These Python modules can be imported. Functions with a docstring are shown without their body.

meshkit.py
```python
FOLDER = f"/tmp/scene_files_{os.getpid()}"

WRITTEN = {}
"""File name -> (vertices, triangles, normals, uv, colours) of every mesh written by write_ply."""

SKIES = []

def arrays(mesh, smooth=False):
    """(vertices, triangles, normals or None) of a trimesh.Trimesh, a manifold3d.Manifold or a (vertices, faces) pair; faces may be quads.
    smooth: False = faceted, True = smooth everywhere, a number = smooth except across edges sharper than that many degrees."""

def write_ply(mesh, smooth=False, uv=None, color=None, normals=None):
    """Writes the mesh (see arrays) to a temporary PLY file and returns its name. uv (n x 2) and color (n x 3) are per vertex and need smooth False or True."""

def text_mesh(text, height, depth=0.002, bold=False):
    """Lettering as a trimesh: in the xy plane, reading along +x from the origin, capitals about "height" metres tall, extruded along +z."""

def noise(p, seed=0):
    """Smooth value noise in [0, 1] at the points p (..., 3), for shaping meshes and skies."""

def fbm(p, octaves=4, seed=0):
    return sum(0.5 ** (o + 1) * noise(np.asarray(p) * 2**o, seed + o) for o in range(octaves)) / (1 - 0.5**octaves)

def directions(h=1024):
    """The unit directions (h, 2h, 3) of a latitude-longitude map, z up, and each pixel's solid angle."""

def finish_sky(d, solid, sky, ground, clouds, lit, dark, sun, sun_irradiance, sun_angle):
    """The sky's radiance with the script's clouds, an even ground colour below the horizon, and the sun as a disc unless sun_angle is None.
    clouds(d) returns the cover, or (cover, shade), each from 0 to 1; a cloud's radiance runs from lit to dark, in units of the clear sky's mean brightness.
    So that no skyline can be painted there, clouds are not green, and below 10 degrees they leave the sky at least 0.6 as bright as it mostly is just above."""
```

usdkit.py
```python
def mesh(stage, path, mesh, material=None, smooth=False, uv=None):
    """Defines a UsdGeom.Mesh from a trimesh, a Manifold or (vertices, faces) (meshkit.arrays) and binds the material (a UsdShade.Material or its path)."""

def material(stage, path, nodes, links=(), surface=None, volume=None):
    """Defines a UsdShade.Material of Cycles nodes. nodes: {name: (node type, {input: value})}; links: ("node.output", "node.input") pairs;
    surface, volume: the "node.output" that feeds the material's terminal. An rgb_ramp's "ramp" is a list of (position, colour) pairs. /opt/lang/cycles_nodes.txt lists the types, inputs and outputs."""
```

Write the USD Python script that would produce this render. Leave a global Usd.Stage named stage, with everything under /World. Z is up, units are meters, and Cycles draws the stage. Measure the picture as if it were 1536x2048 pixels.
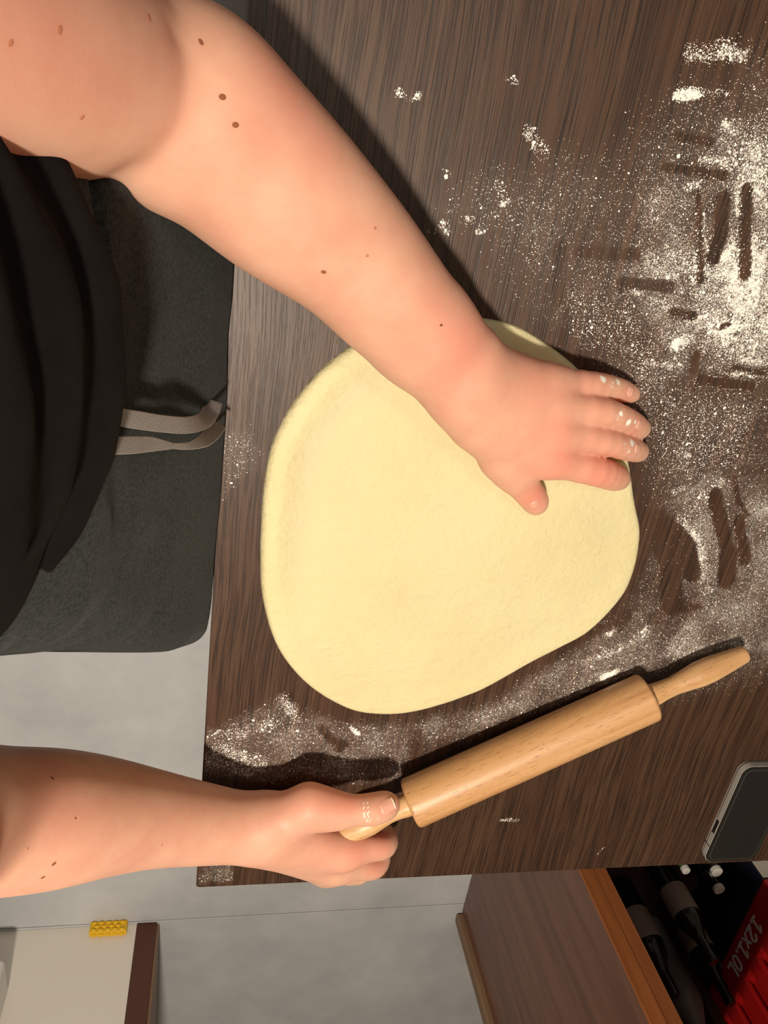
import math, numpy as np, trimesh, usdkit, meshkit
from pxr import Usd, UsdGeom, UsdLux, UsdShade, Gf, Sdf, Vt
from shapely.geometry import Polygon, Point, box as sbox
stage = Usd.Stage.CreateInMemory()
UsdGeom.SetStageUpAxis(stage, 'Z'); UsdGeom.SetStageMetersPerUnit(stage, 1.0)
UsdGeom.Xform.Define(stage, '/World'); UsdGeom.Scope.Define(stage, '/World/Looks')
RNG = np.random.default_rng(7)
V3 = lambda *a: np.array(a, float)

# ---------------------------------------------------------------- camera
FPX, PP = 1538.0, np.array([768.0, 1024.0])         # focal length and centre in pixels of the 1536 x 2048 frame
EYE = V3(0, 0, 1.35)
_x = V3(7091, 401, FPX); _x /= np.linalg.norm(_x)
_y = -V3(-521, 3316, FPX); _y -= _x * (_x @ _y); _y /= np.linalg.norm(_y)
_z = np.cross(_x, _y)
if _z[2] > 0: _z = -_z
AX = np.array([_x, _y, _z])                         # world axes in camera space (right, down, forward)
cam = UsdGeom.Camera.Define(stage, '/World/Camera')
cam.CreateHorizontalApertureAttr(24.0); cam.CreateVerticalApertureAttr(32.0)
cam.CreateFocalLengthAttr(24.0 * FPX / 1536)
cam.CreateClippingRangeAttr(Gf.Vec2f(0.02, 100))
EXPOSURE = -1.35
cam.CreateExposureAttr(EXPOSURE)
_m = np.eye(4); _m[0, :3] = AX[:, 0]; _m[1, :3] = -AX[:, 1]; _m[2, :3] = -AX[:, 2]; _m[3, :3] = EYE
cam.AddTransformOp().Set(Gf.Matrix4d(*_m.ravel().tolist()))

def at(u, v, z):
    """The point of the horizontal plane at height z that was seen at (u, v) when the photograph was measured."""
    r = AX @ V3(u - PP[0], v - PP[1], FPX)
    return EYE + r * (z - EYE[2]) / r[2]
def depth(p): return float((AX.T @ (np.asarray(p) - EYE))[2])
def ball(u, v, z, r): p = at(u, v, z); return p, r * depth(p) / FPX      # a joint and its real radius

# ---------------------------------------------------------------- lights
LAMPS = [  # name, position, radius, power, colour, label
    ('ceiling_lamp', (-0.15, -0.36, 2.44), 0.065, 36.0, (1.0, 0.86, 0.70), 'round white ceiling lamp above the person'),
    ('ceiling_lamp', (0.15, 0.55, 2.44), 0.14, 4.0, (1.0, 0.88, 0.74), 'added unseen ceiling lamp that gives the table its sheen'),  # weak second lamp, unseen, added for the sheen on the table
]
AMBIENT = 0.16
dome = UsdLux.DomeLight.Define(stage, '/World/ambient_light')
dome.CreateIntensityAttr(AMBIENT); dome.CreateColorAttr(Gf.Vec3f(1.0, 0.93, 0.86))

# ---------------------------------------------------------------- helpers
used = {}
def numbered(parent, name):
    k = (parent, name); n = used.get(k, 0); used[k] = n + 1
    return f'{parent}/{name}' + (f'_{n:03d}' if n else '')
def setd(prim, **kw):
    for k, v in kw.items():
        if v: prim.SetCustomDataByKey(k, v)
    return prim
def thing(name, label, cat, group=None, mat=None):
    x = UsdGeom.Xform.Define(stage, numbered('/World', name))
    if mat is not None: x.AddTransformOp().Set(Gf.Matrix4d(*np.asarray(mat, float).T.ravel().tolist()))
    setd(x.GetPrim(), label=label, category=cat, group=group)
    return str(x.GetPath())
def part(parent, name, mesh, mat, smooth=30, label=None, kind=None, colors=None):
    m = usdkit.mesh(stage, numbered(parent or '/World', name), mesh, f'/World/Looks/{mat}', smooth=smooth)
    setd(m.GetPrim(), label=label, kind=kind)
    for k, a in (colors or {}).items():
        UsdGeom.PrimvarsAPI(m).CreatePrimvar(k, Sdf.ValueTypeNames.Color3fArray, 'vertex').Set(Vt.Vec3fArray.FromNumpy(np.asarray(a, np.float32)))
    return str(m.GetPath())
def place(x, y, z, ax=None):
    m = np.eye(4); m[:3, 3] = (x, y, z)
    if ax is not None: m[:3, :3] = np.array(ax).T
    return m
def rbox(lo, hi, r=0.002, seg=3):
    """A box with rounded vertical and horizontal edges."""
    lo, hi = np.array(lo, float), np.array(hi, float); r = min(r, (hi - lo).min() * 0.49)
    import manifold3d as m3
    s = m3.Manifold.sphere(r, 4 * seg)
    return m3.Manifold.batch_hull([s.translate([float(a), float(b), float(c)]) for a in (lo[0] + r, hi[0] - r) for b in (lo[1] + r, hi[1] - r) for c in (lo[2] + r, hi[2] - r)])
def cat(ms):
    out = []
    for m in ms:
        v, f, _ = meshkit.arrays(m); out.append(trimesh.Trimesh(v, f, process=False))
    return trimesh.util.concatenate(out)
def lathe(profile, n=64, axis='z'):
    """profile: (radius, height) pairs."""
    p = np.array(profile, float); t = np.linspace(0, 2 * np.pi, n, endpoint=False)
    v = np.stack([p[:, None, 0] * np.cos(t), p[:, None, 0] * np.sin(t), np.repeat(p[:, 1:2], n, 1)], -1).reshape(-1, 3)
    i, j = np.meshgrid(np.arange(len(p) - 1), np.arange(n), indexing='ij'); k = (j + 1) % n
    f = np.stack([i * n + j, i * n + k, (i + 1) * n + k, (i + 1) * n + j], -1).reshape(-1, 4)
    if axis == 'x': v = v[:, [2, 0, 1]]
    return v, f
def extrude(poly, z0, z1):
    m = trimesh.creation.extrude_polygon(poly, z1 - z0, engine='earcut'); m.apply_translation([0, 0, z0]); return m
def rrect(x0, y0, x1, y1, r, n=10): return sbox(x0 + r, y0 + r, x1 - r, y1 - r).buffer(r, quad_segs=n)
def grid_faces(a, b, wrap=False):
    i, j = np.meshgrid(np.arange(a - 1), np.arange(b if wrap else b - 1), indexing='ij'); k = (j + 1) % b
    return np.stack([i * b + j, i * b + k, (i + 1) * b + k, (i + 1) * b + j], -1).reshape(-1, 4)
def sstep(a, b, x): t = np.clip((x - a) / (b - a), 0, 1); return t * t * (3 - 2 * t)
def catmull(p, n):
    p = np.asarray(p, float); q = np.vstack([2 * p[0] - p[1], p, 2 * p[-1] - p[-2]]); out = []
    for i in range(len(p) - 1):
        a, b, c, d = q[i:i + 4]; t = np.linspace(0, 1, n, endpoint=False)[:, None]
        out.append(0.5 * (2 * b + (c - a) * t + (2 * a - 5 * b + 4 * c - d) * t ** 2 + (3 * b - a - 3 * c + d) * t ** 3))
    return np.vstack(out + [p[-1:]])

# ---------------------------------------------------------------- materials
def mat(name, nodes, links=(), surface='p.BSDF'): return usdkit.material(stage, f'/World/Looks/{name}', nodes, links, surface=surface)
def plain(name, c, rough=0.5, **kw): return mat(name, {'p': ('principled_bsdf', dict(base_color=c, roughness=rough, **kw))})
def mottled(name, a, b, scale, rough=0.5, bump=0.0, bscale=None, sc=(1, 1, 1), detail=4, lo=0.35, hi=0.65, **kw):
    n = {'g': ('texture_coordinate', {}), 'm': ('mapping', {'scale': sc}), 'n': ('noise_texture', {'scale': scale, 'detail': detail, 'roughness': 0.6}),
         'r': ('rgb_ramp', {'ramp': [(lo, a), (hi, b)]}), 'p': ('principled_bsdf', dict(roughness=rough, **kw))}
    l = [('g.object', 'm.vector'), ('m.vector', 'n.vector'), ('n.fac', 'r.fac'), ('r.color', 'p.base_color')]
    if bump:
        n['n2'] = ('noise_texture', {'scale': bscale or scale * 6, 'detail': 3}); n['b'] = ('bump', {'strength': 1.0, 'distance': bump})
        l += [('m.vector', 'n2.vector'), ('n2.fac', 'b.height'), ('b.normal', 'p.normal')]
    return mat(name, n, l)

# dark veneer with pores along y; the flour film is a dirt layer stored on the table's vertices
mat('table_wood', {
    'g': ('geometry', {}), 'm1': ('mapping', {'scale': (640, 13, 1)}), 'm2': ('mapping', {'scale': (150, 3.0, 1)}), 'm3': ('mapping', {'scale': (240, 5, 1)}),
    'warp': ('noise_texture', {'scale': 2.2, 'detail': 2}), 'wsub': ('vector_math', {'math_type': 'subtract', 'vector2': (0.5, 0.5, 0.5)}), 'wmul': ('vector_math', {'math_type': 'multiply', 'vector2': (0.05, 0.0, 0.0)}), 'wadd': ('vector_math', {'math_type': 'add'}),
    'n1': ('noise_texture', {'scale': 1.0, 'detail': 3, 'roughness': 0.6}), 'n2': ('noise_texture', {'scale': 1.0, 'detail': 4}), 'n3': ('noise_texture', {'scale': 1.0, 'detail': 2}),
    'pore': ('rgb_ramp', {'ramp': [(0.38, (0, 0, 0)), (0.52, (1, 1, 1))]}),
    'tone': ('rgb_ramp', {'ramp': [(0.28, (0.030, 0.0135, 0.007)), (0.5, (0.054, 0.026, 0.014)), (0.74, (0.078, 0.040, 0.022))]}),
    'dark': ('mix_color', {'blend_type': 'mix', 'a': (0.020, 0.0095, 0.0055)}),
    'at': ('attribute', {'attribute': 'flour'}), 'sep': ('separate_color', {}),
    'f1': ('noise_texture', {'scale': 620.0, 'detail': 3, 'roughness': 0.75}), 'f2': ('noise_texture', {'scale': 150.0, 'detail': 3, 'roughness': 0.6}),
    'f3': ('voronoi_texture', {'scale': 620.0}), 'f4': ('voronoi_texture', {'scale': 1300.0}), 'f34': ('math', {'math_type': 'minimum'}), 'fw': ('math', {'math_type': 'multiply', 'value2': 0.85}),
    'fm': ('math', {'math_type': 'multiply', 'value2': 0.55}), 'fs': ('math', {'math_type': 'multiply_add', 'value2': 0.45}), 'fh': ('math', {'math_type': 'multiply_add', 'value2': 0.5}),
    'th': ('map_range', {'from_min': 0.73, 'from_max': 0.85, 'to_min': 0.0, 'to_max': 1.0, 'clamp': True}),
    'gn': ('math', {'math_type': 'multiply_add', 'value2': 0.55, 'value3': -0.17}), 'gm': ('math', {'math_type': 'multiply_add', 'value2': 0.44}), 'gd': ('math', {'math_type': 'subtract'}), 'gz': ('math', {'math_type': 'multiply'}), 'gt': ('map_range', {'from_min': 0.0, 'from_max': 0.12, 'to_min': 0.0, 'to_max': 0.55, 'clamp': True}),
    'thin': ('math', {'math_type': 'multiply_add', 'value2': 0.07}), 'sum': ('math', {'math_type': 'maximum'}),
    'col': ('mix_color', {'blend_type': 'mix', 'b': (0.80, 0.77, 0.71)}),
    'rr': ('map_range', {'from_min': 0.0, 'from_max': 0.6, 'to_min': 0.46, 'to_max': 0.95, 'clamp': True}),
    'bh': ('math', {'math_type': 'multiply_add', 'value2': 0.35}),
    'b': ('bump', {'strength': 0.30, 'distance': 0.0003}), 'p': ('principled_bsdf', {'specular_ior_level': 0.4})},
    [('g.position', 'warp.vector'), ('warp.color', 'wsub.vector1'), ('wsub.vector', 'wmul.vector1'), ('g.position', 'wadd.vector1'), ('wmul.vector', 'wadd.vector2'),
     ('wadd.vector', 'm1.vector'), ('wadd.vector', 'm2.vector'), ('wadd.vector', 'm3.vector'), ('m1.vector', 'n1.vector'), ('m2.vector', 'n2.vector'), ('m3.vector', 'n3.vector'),
     ('n1.fac', 'pore.fac'), ('n2.fac', 'tone.fac'), ('pore.color', 'dark.fac'), ('tone.color', 'dark.b'),
     ('at.color', 'sep.color'), ('g.position', 'f1.vector'), ('g.position', 'f2.vector'), ('g.position', 'f3.vector'), ('g.position', 'f4.vector'), ('f4.distance', 'fw.value1'), ('f3.distance', 'f34.value1'), ('fw.value', 'f34.value2'), ('f1.fac', 'fm.value1'), ('f2.fac', 'fs.value1'), ('fm.value', 'fs.value3'),
     ('sep.r', 'fh.value1'), ('fs.value', 'fh.value3'), ('fh.value', 'th.value'), ('f2.fac', 'gn.value1'), ('sep.g', 'gm.value1'), ('gn.value', 'gz.value1'), ('sep.g', 'gz.value2'), ('gz.value', 'gm.value3'), ('gm.value', 'gd.value1'), ('f34.value', 'gd.value2'), ('gd.value', 'gt.value'), ('sep.g', 'thin.value1'), ('gt.result', 'thin.value3'),
     ('th.result', 'sum.value1'), ('thin.value', 'sum.value2'), ('sum.value', 'col.fac'), ('dark.result', 'col.a'), ('col.result', 'p.base_color'),
     ('sum.value', 'rr.value'), ('rr.result', 'p.roughness'), ('sum.value', 'bh.value1'), ('pore.color', 'bh.value3'), ('bh.value', 'b.height'), ('b.normal', 'p.normal')])
plain('table_edge', (0.035, 0.018, 0.011), 0.45)
plain('flour', (0.86, 0.83, 0.77), 0.95)
mat('dough', {'g': ('geometry', {}), 'n': ('noise_texture', {'scale': 9, 'detail': 3}), 'n2': ('noise_texture', {'scale': 170, 'detail': 4, 'roughness': 0.6}),
    'n3': ('noise_texture', {'scale': 42, 'detail': 4}), 'm': ('mapping', {'scale': (1, 2.6, 1), 'rotation': (0, 0, -0.6)}),
    'r': ('rgb_ramp', {'ramp': [(0.3, (0.65, 0.565, 0.305)), (0.7, (0.685, 0.605, 0.345))]}), 'n3s': ('math', {'math_type': 'multiply', 'value2': 0.45}), 'ad': ('math', {'math_type': 'multiply_add', 'value2': 0.45}),
    'b': ('bump', {'strength': 0.55, 'distance': 0.007}), 'p': ('principled_bsdf', {'roughness': 0.62, 'specular_ior_level': 0.3, 'subsurface_weight': 0.25, 'subsurface_radius': (0.9, 0.7, 0.3), 'subsurface_scale': 0.004})},
    [('g.position', 'n.vector'), ('g.position', 'n2.vector'), ('g.position', 'm.vector'), ('m.vector', 'n3.vector'), ('n.fac', 'r.fac'), ('r.color', 'p.base_color'), ('n2.fac', 'ad.value1'), ('n3.fac', 'n3s.value1'), ('n3s.value', 'ad.value3'), ('ad.value', 'b.height'), ('b.normal', 'p.normal')])
mat('skin', {'g': ('geometry', {}), 'at': ('attribute', {'attribute': 'tone'}), 'sep': ('separate_color', {}),
    'n': ('noise_texture', {'scale': 28, 'detail': 3, 'roughness': 0.6}), 'n2': ('noise_texture', {'scale': 900, 'detail': 2}), 'n4': ('noise_texture', {'scale': 520, 'detail': 3}),
    'r': ('rgb_ramp', {'ramp': [(0.3, (0.595, 0.302, 0.212)), (0.7, (0.66, 0.372, 0.265))]}),
    'red': ('mix_color', {'b': (0.68, 0.26, 0.19)}), 'mole': ('mix_color', {'b': (0.26, 0.10, 0.05)}), 'fl': ('mix_color', {'b': (0.85, 0.80, 0.72)}),
    'fa': ('math', {'math_type': 'multiply_add', 'value2': 0.6}), 'fr': ('map_range', {'from_min': 0.70, 'from_max': 0.92, 'to_min': 0, 'to_max': 1, 'clamp': True}),
    'b': ('bump', {'strength': 0.2, 'distance': 0.00018}), 'p': ('principled_bsdf', {'roughness': 0.5, 'specular_ior_level': 0.35, 'subsurface_weight': 0.35, 'subsurface_radius': (1.0, 0.35, 0.2), 'subsurface_scale': 0.006})},
    [('g.position', 'n.vector'), ('g.position', 'n2.vector'), ('g.position', 'n4.vector'), ('n.fac', 'r.fac'), ('at.color', 'sep.color'), ('sep.r', 'red.fac'), ('r.color', 'red.a'), ('sep.b', 'mole.fac'), ('red.result', 'mole.a'),
     ('n4.fac', 'fa.value1'), ('sep.g', 'fa.value3'), ('fa.value', 'fr.value'), ('fr.result', 'fl.fac'), ('mole.result', 'fl.a'), ('fl.result', 'p.base_color'), ('n2.fac', 'b.height'), ('b.normal', 'p.normal')])
plain('nail', (0.70, 0.37, 0.28), 0.3, coat_weight=0.2)
plain('nail_rim', (0.78, 0.68, 0.56), 0.4)
mottled('shirt', (0.0045, 0.0035, 0.0035), (0.007, 0.0055, 0.005), 30, 0.95, 0.0003, 1500, specular_ior_level=0.12)
mottled('trousers', (0.010, 0.0125, 0.0122), (0.032, 0.0375, 0.0355), 420, 0.95, 0.0004, 900, sheen_weight=0.04, sheen_roughness=0.5, specular_ior_level=0.15)
mottled('cord', (0.24, 0.225, 0.215), (0.30, 0.28, 0.265), 900, 0.9, 0.0006, 1200)
plain('sock', (0.03, 0.03, 0.03), 0.9)
def beech(name, a, b, c):
    mat(name, {'g': ('texture_coordinate', {}), 'm': ('mapping', {'scale': (4, 95, 95)}), 'm2': ('mapping', {'scale': (90, 900, 900)}), 'm3': ('mapping', {'scale': (1.2, 30, 30)}), 'n': ('noise_texture', {'scale': 1, 'detail': 3, 'distortion': 0.6}), 'n2': ('noise_texture', {'scale': 1, 'detail': 2}), 'n3': ('noise_texture', {'scale': 1, 'detail': 2}),
        'r': ('rgb_ramp', {'ramp': [(0.3, a), (0.5, b), (0.7, c)]}), 'k': ('rgb_ramp', {'ramp': [(0.30, (0.62, 0.56, 0.5)), (0.40, (1, 1, 1))]}), 'k3': ('rgb_ramp', {'ramp': [(0.42, (0.88, 0.82, 0.75)), (0.47, (1, 1, 1))]}), 'x': ('mix_color', {'blend_type': 'multiply', 'fac': 1.0}), 'x3': ('mix_color', {'blend_type': 'multiply', 'fac': 1.0}),
        'b': ('bump', {'strength': 0.3, 'distance': 0.0003}), 'p': ('principled_bsdf', {'roughness': 0.42})},
        [('g.object', 'm.vector'), ('g.object', 'm2.vector'), ('g.object', 'm3.vector'), ('m.vector', 'n.vector'), ('m2.vector', 'n2.vector'), ('m3.vector', 'n3.vector'), ('n.fac', 'r.fac'), ('n2.fac', 'k.fac'), ('n3.fac', 'k3.fac'), ('r.color', 'x.a'), ('k.color', 'x.b'), ('x.result', 'x3.a'), ('k3.color', 'x3.b'), ('x3.result', 'p.base_color'), ('n2.fac', 'b.height'), ('b.normal', 'p.normal')])
beech('beech', (0.43, 0.225, 0.095), (0.53, 0.30, 0.135), (0.59, 0.35, 0.17))
beech('beech_light', (0.56, 0.34, 0.165), (0.62, 0.395, 0.20), (0.67, 0.44, 0.235))
mottled('floor_tile', (0.48, 0.505, 0.535), (0.63, 0.655, 0.68), 5.0, 0.55, detail=7, lo=0.32, hi=0.68, bump=0.0003, bscale=60)
plain('floor_joint', (0.12, 0.115, 0.11), 0.8)
plain('wall_paint', (0.62, 0.58, 0.52), 0.9); plain('ceiling_paint', (0.75, 0.72, 0.68), 0.9)
plain('white_lacquer', (0.85, 0.81, 0.74), 0.35); plain('white_plastic', (0.75, 0.73, 0.72), 0.4)
mottled('dark_red_wood', (0.075, 0.024, 0.014), (0.095, 0.030, 0.018), 30, 0.5, sc=(1, 1, 0.1))
mottled('mid_wood', (0.20, 0.12, 0.07), (0.26, 0.16, 0.09), 40, 0.5, sc=(1, 1, 0.1))
mottled('laminate', (0.125, 0.053, 0.032), (0.19, 0.086, 0.053), 9, 0.33, sc=(1, 4, 0.3), detail=2)
mottled('orange_wood', (0.26, 0.075, 0.016), (0.36, 0.115, 0.026), 30, 0.4, sc=(2, 2, 0.12))
plain('dark_wood', (0.05, 0.024, 0.012), 0.6)
plain('yellow_plastic', (0.86, 0.53, 0.012), 0.45)
plain('bottle_dark', (0.008, 0.009, 0.008), 0.12); plain('bottle_label', (0.24, 0.175, 0.15), 0.7); plain('bottle_clear', (0.20, 0.18, 0.17), 0.35)
plain('bottle_green', (0.05, 0.16, 0.03), 0.2); plain('cap_white', (0.75, 0.74, 0.70), 0.4)
plain('navy_card', (0.006, 0.007, 0.020), 0.6); plain('pale_card', (0.60, 0.56, 0.48), 0.8)
plain('red_plastic', (0.44, 0.010, 0.010), 0.4); plain('print_white', (0.75, 0.68, 0.66), 0.6)
plain('phone_case', (0.34, 0.325, 0.30), 0.35); plain('phone_body', (0.012, 0.012, 0.011), 0.35); plain('phone_glass', (0.008, 0.008, 0.008), 0.04, coat_weight=1.0); plain('phone_rim', (0.30, 0.29, 0.26), 0.25, metallic=0.7)
plain('lamp_white', (0.8, 0.8, 0.78), 0.5)

# ---------------------------------------------------------------- the room
YJ = -1.80                                            # the one floor joint that shows runs along x here
fl = part(None, 'floor', rbox((-2.4, -3.2, -0.05), (3.0, 2.2, -0.004), 0.001), 'floor_joint', label='grey concrete-look tiled floor under the table', kind='structure')
XJ = [-2.4, -1.0, 1.5, 3.0]; YY = [-3.2, YJ, 0.40, 2.2]
for i in range(3):
    for j in range(3):
        part(fl, 'tile', rbox((XJ[i] + 0.0018, YY[j] + 0.0018, -0.02), (XJ[i + 1] - 0.0018, YY[j + 1] - 0.0018, 0.0), 0.0012), 'floor_tile')
for n, lo, hi, m in (('wall_back', (-2.5, -3.3, 0), (3.1, -3.2, 2.5), 'wall_paint'), ('wall_front', (-2.5, 2.2, 0), (3.1, 2.3, 2.5), 'wall_paint'), ('wall_left', (-2.5, -3.2, 0), (-2.4, 2.2, 2.5), 'wall_paint'),
                     ('wall_right', (3.0, -3.2, 0), (3.1, 2.2, 2.5), 'wall_paint'), ('ceiling', (-2.5, -3.3, 2.5), (3.1, 2.3, 2.6), 'ceiling_paint')):
    part(None, n, rbox(lo, hi, 0.001), m, label=f'plain painted {n.replace("_", " ")} of the room', kind='structure')
for n, pos, r, pw, c, lab in LAMPS:
    t = thing(n, lab, 'lamp', mat=place(*pos))
    part(t, 'housing', lathe([(0.001, 0.06), (r + 0.02, 0.06), (r + 0.025, 0.0), (r + 0.012, -0.004), (r + 0.006, 0.0), (r + 0.004, 0.012), (0.001, 0.012)]), 'lamp_white')
    d = UsdLux.DiskLight.Define(stage, f'{t}/light'); d.CreateRadiusAttr(r); d.CreateIntensityAttr(pw / (math.pi * r * r)); d.CreateColorAttr(Gf.Vec3f(*c)); d.AddTranslateOp().Set(Gf.Vec3d(0, 0, 0.004))

# ---------------------------------------------------------------- the table and its flour
TX0, TX1, TY0, TY1, TZ = 0.0, 0.90, -0.75, 0.75, 0.75
t = thing('table', 'dark brown wood-veneer table top dusted with white flour', 'table')
# flour map over the part of the top that the photograph shows
GX, GY = np.arange(0.0, 0.8801, 0.002), np.arange(-0.75, 0.1701, 0.002)
FX, FY = np.meshgrid(GX, GY, indexing='ij'); FP = np.stack([FX, FY, 0 * FX], -1)
heavy = np.zeros_like(FX); film = np.zeros_like(FX)
def seg_dist(pts):
    d = np.full(FX.shape, 9.0)
    for a, b in zip(pts[:-1], pts[1:]):
        ab = b - a; tt = np.clip(((FX - a[0]) * ab[0] + (FY - a[1]) * ab[1]) / max(ab @ ab, 1e-12), 0, 1)
        d = np.minimum(d, np.hypot(FX - a[0] - tt * ab[0], FY - a[1] - tt * ab[1]))
    return d
def line(px): return np.array([at(u, v, TZ)[:2] for u, v in px])
def blob(F, px, w, amt, soft=0.5, warp=0.004):
    pts = line(px); pts = np.vstack([pts, pts]) if len(pts) == 1 else pts
    ww = w * depth(at(*px[0], TZ)) / FPX
    d = seg_dist(pts) + warp * (meshkit.fbm(FP * 90, 3, seed=len(px) + int(px[0][0])) - 0.5) * 2
    F[:] = np.maximum(F, amt * (1 - sstep(ww * (1 - soft), ww * (1 + soft), d)))
def wipe(px, w, keep=0.05, ridge=0.0, soft=0.12):
    pts = line(px); pts = np.vstack([pts, pts]) if len(pts) == 1 else pts
    ww = w * depth(at(*px[0], TZ)) / FPX
    d = seg_dist(pts) + 0.0012 * (meshkit.fbm(FP * 160, 2, seed=int(px[0][1])) - 0.5)
    k = keep + (1 - keep) * sstep(ww * (1 - soft), ww * (1 + soft), d)
    heavy[:] *= k; film[:] *= k
    if ridge: heavy[:] = np.maximum(heavy, ridge * np.exp(-((d - ww * 1.15) / 0.0016) ** 2) * (0.4 + 0.6 * meshkit.noise(FP * 140, 3)))
def poly(F, px, amt, soft=0.012, warp=0.008):
    pg = Polygon(line(px)); import shapely
    pts = shapely.points(FX.ravel(), FY.ravel()); sd = shapely.distance(pts, pg.exterior); ins = shapely.contains(pg, pts)
    d = np.where(ins, sd, -sd).reshape(FX.shape) + warp * (meshkit.fbm(FP * 60, 3, seed=int(px[0][0])) - 0.5) * 2
    F[:] = np.maximum(F, amt * sstep(-soft, soft, d))
# thin film
poly(film, [(1010, 370), (1200, 330), (1330, 240), (1420, 150), (1640, 90), (1690, 900), (1690, 1310), (1330, 1390), (1180, 1270), (1300, 1080), (1290, 900), (1200, 720), (1080, 620), (1000, 480)], 0.40, 0.03)
poly(film, [(1330, 300), (1450, 230), (1640, 200), (1690, 760), (1350, 760), (1220, 560)], 0.75, 0.02)
poly(film, [(1330, 1000), (1420, 940), (1690, 960), (1690, 1300), (1300, 1330), (1400, 1180)], 0.72, 0.012)
poly(film, [(1160, 1290), (1300, 1200), (1330, 1330), (1240, 1365), (850, 1500), (830, 1450), (1000, 1400)], 0.62, 0.012)
poly(film, [(400, 1470), (560, 1400), (640, 1440), (830, 1450), (800, 1560), (520, 1560), (398, 1540)], 0.58, 0.010)
poly(film, [(395, 1690), (470, 1700), (460, 1765), (392, 1770)], 0.40, 0.006)
poly(film, [(446, 860), (500, 850), (530, 900), (470, 980), (440, 1000)], 0.42, 0.006)
poly(film, [(860, 420), (1000, 330), (1060, 420), (960, 490)], 0.30, 0.01)
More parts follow.
